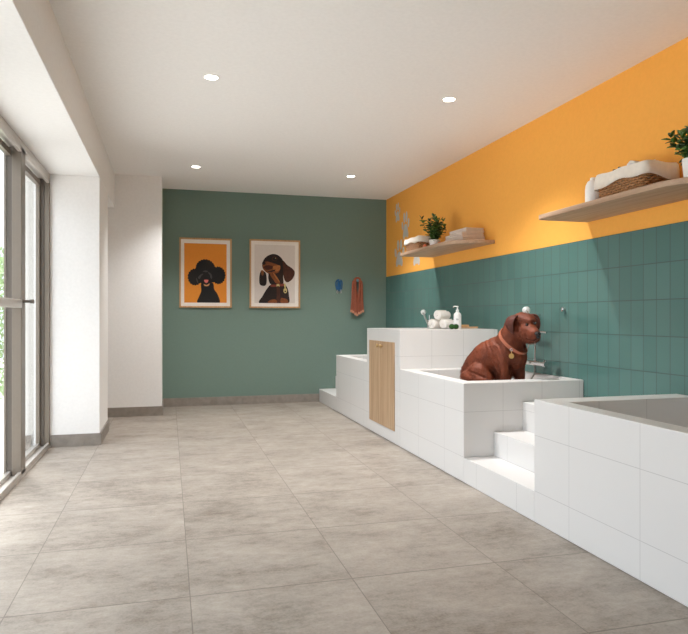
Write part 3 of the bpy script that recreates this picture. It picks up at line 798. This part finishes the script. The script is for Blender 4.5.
caps([(V(526.5, 329.8, -.17), .066), (V(529.3, 332.3, -.215), .06), (V(531.2, 333.6, -.25), .053)])              # muzzle
caps([(V(525, 335.3, -.19), .048), (V(528.6, 336, -.235), .046), (V(531, 336, -.262), .037)])          # near flew
caps([(V(529, 335.3, -.15), .046), (V(532.6, 335.3, -.215), .041)])          # far flew
caps([(V(524, 337.6, -.15), .036), (V(529.5, 338, -.215), .029)])          # jaw
caps([(V(524.5, 320.6, -.178), .026), (V(528, 321, -.186), .026)])                                          # brow
caps([(V(531.5, 319.6, -.135), .026), (V(533, 320.2, -.13), .022)])
db_obj = db.build('dog_body_src', 'fur', None)
rm = db_obj.modifiers.new('r', 'REMESH'); rm.mode = 'VOXEL'; rm.voxel_size = .0068
sm = db_obj.modifiers.new('s', 'SMOOTH'); sm.factor = .6; sm.iterations = 12
dg = bpy.context.evaluated_depsgraph_get(); ev = db_obj.evaluated_get(dg)
me = bpy.data.meshes.new_from_object(ev); bpy.data.objects.remove(db_obj)
me.name = 'dog_body'
# skin folds and the edges of the leg muscles, pressed a few millimetres into the coat
FOLDS = [([(488, 339), (492, 351), (498, 361)], .006, .9), ([(485, 343), (488, 353), (492, 362)], .004, .9), ([(497.5, 364), (499.6, 371), (498.6, 379)], .012, 1.1),
         ([(509.5, 364), (510, 372), (510, 380)], .010, 1.1), ([(489, 365), (495, 369), (498, 373)], .006, .9), ([(470, 371), (477, 373), (485, 376)], .008, .9),
         ([(498, 343), (503, 350), (507, 354)], .005, .8), ([(503, 338), (506, 346), (511, 351)], .005, .8), ([(500, 348), (505, 357), (507, 363)], .004, .9),
         ([(517.5, 322), (519, 329), (518, 335)], .006, .9), ([(523.5, 334), (524.5, 338), (526, 340)], .005, .7), ([(476, 352), (482, 360), (486, 371)], .003, 1.0)]
_FP = [(spline([(u, v, 0) for u, v in pts], 6), dp, sg) for pts, dp, sg in FOLDS]
for vt in me.vertices:
    if vt.normal.y > .25: continue
    q = Vector((500 + vt.co.x / SCL, 317.5 - (vt.co.z + .47 - 1.2) / SCL, 0)); dsp = 0
    for path, dp, sg in _FP:
        dm = min((q - a).length_squared for a in path)
        if dm < 9 * sg * sg: dsp += dp * math.exp(-dm / (sg * sg))
    if dsp: vt.co -= vt.normal * dsp * 1.7
me.update()
for p in me.polygons: p.use_smooth = True
body = bpy.data.objects.new('body', me); COL.objects.link(body); body.parent = root
ps_ = body.modifiers.new('coat', 'PARTICLE_SYSTEM'); st_ = ps_.particle_system.settings
st_.type = 'HAIR'; st_.count = 26000; st_.hair_step = 3; st_.display_step = 2; st_.render_step = 2; st_.use_advanced_hair = True
st_.emit_from = 'FACE'; st_.use_even_distribution = True; st_.normal_factor = .0018; st_.object_align_factor = (-.0016, 0, -.0044); st_.factor_random = .0009
st_.root_radius = .9; st_.tip_radius = .2; st_.radius_scale = .0011; st_.length_random = .3
bm = bmesh.new(); bm.from_mesh(me); bvh = BVHTree.FromBMesh(bm)
def snap(p, d, lift=0.):       # first body surface from p (outside) along d
    h = bvh.ray_cast(p, d)
    return (h[0] - d * lift, h[1]) if h[0] is not None else (p, -d)
# ears: folded flaps, one mesh each
def ear(name, pts, wid, m):
    b = MB(); n = len(pts)
    path = spline(pts, 6); k = len(path)
    rad = []
    for i in range(k):
        f = i / (k - 1) * (len(wid) - 1); j = min(int(f), len(wid) - 2); w = wid[j] + (wid[j + 1] - wid[j]) * (f - j)
        rad.append((w, .011))
    b.tube(path, rad, 14)
    o = b.build(name, m, root, smooth=True); ss = o.modifiers.new('s', 'SUBSURF'); ss.levels = 1; ss.render_levels = 1
    return o
ear('ear', [V(515.5, 315.8, -.13), V(511, 317.6, -.178), V(508.6, 322.5, -.193), V(509.8, 328, -.192), V(512.3, 332.8, -.184)], [.026, .042, .047, .035, .008], 'furear')
ear('ear', [V(529, 315, -.05), V(533.5, 315.6, -.03), V(536.3, 319.4, -.035), V(537, 324.5, -.05), V(536, 329, -.065)], [.02, .034, .036, .026, .006], 'furear')
# eyes and nose
for (u, v), dep in (((525, 324.6), -.4), ((531.8, 323.2), -.4)):
    p0 = V(u, v, dep); h, nrm = snap(p0, Vector((0, 1, 0)))
    MB().ball(h + nrm * .0005, (.0125, .0125, .0105), 3).build('eyelid', 'lid', root, smooth=True)
    MB().ball(h + nrm * .006, .0105, 3).build('eye', 'eye', root, smooth=True)
MB().ball(V(534, 332.6, -.292), (.025, .022, .018), 3).ball(V(534.3, 335, -.288), (.016, .016, .021), 3).build('nose', 'nose', root, smooth=True)
mo = []
for u, v in ((534.2, 337.6), (531.5, 339.3), (528, 339.4), (524, 338.2)):
    h, nrm = snap(V(u, v - .8, -.5), Vector((0, 1, 0))); mo.append(h + nrm * .0006)
MB().tube(spline(mo, 5), .0032, 8).build('lip', 'nose', root, smooth=True)
# collar fitted to the neck
nx = Vector((.52, -.5, .69)).normalized(); cc = V(512.8, 340.2, -.075)
e1 = nx.cross(Vector((0, 0, 1))).normalized(); e2 = nx.cross(e1)
N = 56; ring = []
for k in range(N):
    a = 2 * pi * k / N; d = e1 * cos(a) + e2 * sin(a)
    h = bvh.ray_cast(cc, d); ring.append((cc + d * min((h[0] - cc).length if h[0] else .12, .17), d))
rad = [(p - cc).length for p, d in ring]
rad = [max(rad[(k + j) % N] for j in (-1, 0, 1)) for k in range(N)]
rad = [sum(rad[(k + j) % N] for j in range(-2, 3)) / 5 for k in range(N)]
b = MB(); loops = []
for off, ex in ((-.016, .001), (-.014, .006), (.014, .006), (.016, .001)):
    loops.append([b.bm.verts.new(cc + ring[k][1] * (rad[k] + ex) + nx * off) for k in range(N)])
for A, B in zip(loops, loops[1:]):
    for k in range(N): b.bm.faces.new((A[k], A[(k + 1) % N], B[(k + 1) % N], B[k]))
col = b.build('collar', 'collar', root, smooth=True)
sd = col.modifiers.new('t', 'SOLIDIFY'); sd.thickness = .004
tp, tn = snap(V(510.6, 348.2, -.6), Vector((0, 1, 0)), .012)
MB().tube([tp + Vector((.009 * cos(a), -.004, .009 * sin(a) - .003)) for a in [2 * pi * i / 18 for i in range(18)]], .0028, 8, closed=True).build('collar_ring', 'chrome', col, smooth=True)
tp2, tn2 = snap(V(510.8, 354.6, -.6), Vector((0, 1, 0)), .006)
q = (tn2 * .6 + Vector((0, -.6, 0))).normalized().to_track_quat('Z', 'Y').to_matrix().to_4x4()
MB().lathe([(.0195, -.0015), (.021, 0), (.0195, .0015), (.001, .0015)], seg=28, mtx=Matrix.Translation(tp2) @ q).tube([tp2 + Vector((0, -.002, .018)), tp + Vector((0, -.004, -.011))], .0025, 8).build('name_tag', 'gold', col, smooth=True)
bm.free()

# ------------------------------------------------------------------ ceiling lights
def downlight(x, y, label, power=1.):
    t = thing('ceiling_light', label, 'ceiling light', (x, y, CEIL), 0, 'round recessed ceiling lights')
    MB().lathe([(.046, 0), (.058, 0), (.058, -.004), (.05, -.007), (.046, -.005)], seg=32, loop=True).build('trim_ring', 'lampw', t, smooth=True)
    MB().lathe([(.0455, -.0012), (.0455, -.0035), (.001, -.0035)], seg=32).build('lens', 'lens', t, smooth=True)
    ld = bpy.data.lights.new('lamp_beam', 'SPOT'); ld.energy = SPOT * power; ld.color = (.97, .96, .95); ld.spot_size = radians(116); ld.spot_blend = .9; ld.shadow_soft_size = .045
    lo = bpy.data.objects.new('lamp_beam', ld); COL.objects.link(lo); lo.parent = t; lo.location = (0, 0, -.012)
    return t
SPOT = 235.
downlight(.294, 4.69, 'recessed ceiling light above the window side, nearer row')
downlight(2.14, 4.67, 'recessed ceiling light above the bath side, nearer row')
downlight(.297, 7.52, 'recessed ceiling light above the poodle print, far row', .88)
downlight(2.146, 7.525, 'recessed ceiling light near the orange wall corner, far row')

# ------------------------------------------------------------------ daylight
SKY_H, SKY_Z = 1.85, 7.
w = bpy.data.worlds.new('sky'); SC.world = w; w.use_nodes = True
_t = w.node_tree; _tc = _t.nodes.new('ShaderNodeTexCoord'); _sp = _t.nodes.new('ShaderNodeSeparateXYZ'); _t.links.new(_tc.outputs['Generated'], _sp.inputs[0])
_mr = _t.nodes.new('ShaderNodeMapRange'); _mr.inputs['To Min'].default_value = SKY_H; _mr.inputs['To Max'].default_value = SKY_Z
_t.links.new(_sp.outputs[2], _mr.inputs['Value']); _t.links.new(_mr.outputs[0], _t.nodes['Background'].inputs[1])
bg = w.node_tree.nodes['Background']; bg.inputs[0].default_value = (.87, .945, 1.03, 1); bg.inputs[1].default_value = 15.
sd_ = bpy.data.lights.new('sun', 'SUN'); sd_.energy = 4.5; sd_.angle = radians(14); sd_.color = (1., .97, .93)
so = bpy.data.objects.new('sun', sd_); COL.objects.link(so)
el = radians(55); hd_ = Vector((.41, -.91, 0)).normalized()
so.rotation_euler = (hd_ * cos(el) + Vector((0, 0, -sin(el)))).to_track_quat('-Z', 'Y').to_euler(); so.location = (-3, 9, 6)

# ------------------------------------------------------------------ camera
cd = bpy.data.cameras.new('camera'); cam = bpy.data.objects.new('camera', cd); COL.objects.link(cam)
cd.sensor_fit = 'HORIZONTAL'; cd.sensor_width = 36; cd.lens = 36 * 640 / 688.; cd.clip_start = .05
cam.location = (0, 0, 1.2); cam.rotation_euler = (pi / 2, 0, -math.atan(175 / 640.))
cd.shift_y = .5 / 688
SC.camera = cam
vs = SC.view_settings; vs.view_transform = 'Standard'; vs.look = 'None'; vs.exposure = .05; vs.gamma = 1.
vs.use_curve_mapping = False
SC.cycles.max_bounces = 12; SC.cycles.diffuse_bounces = 8; SC.cycles.transparent_max_bounces = 12
SC.cycles.use_denoising = True
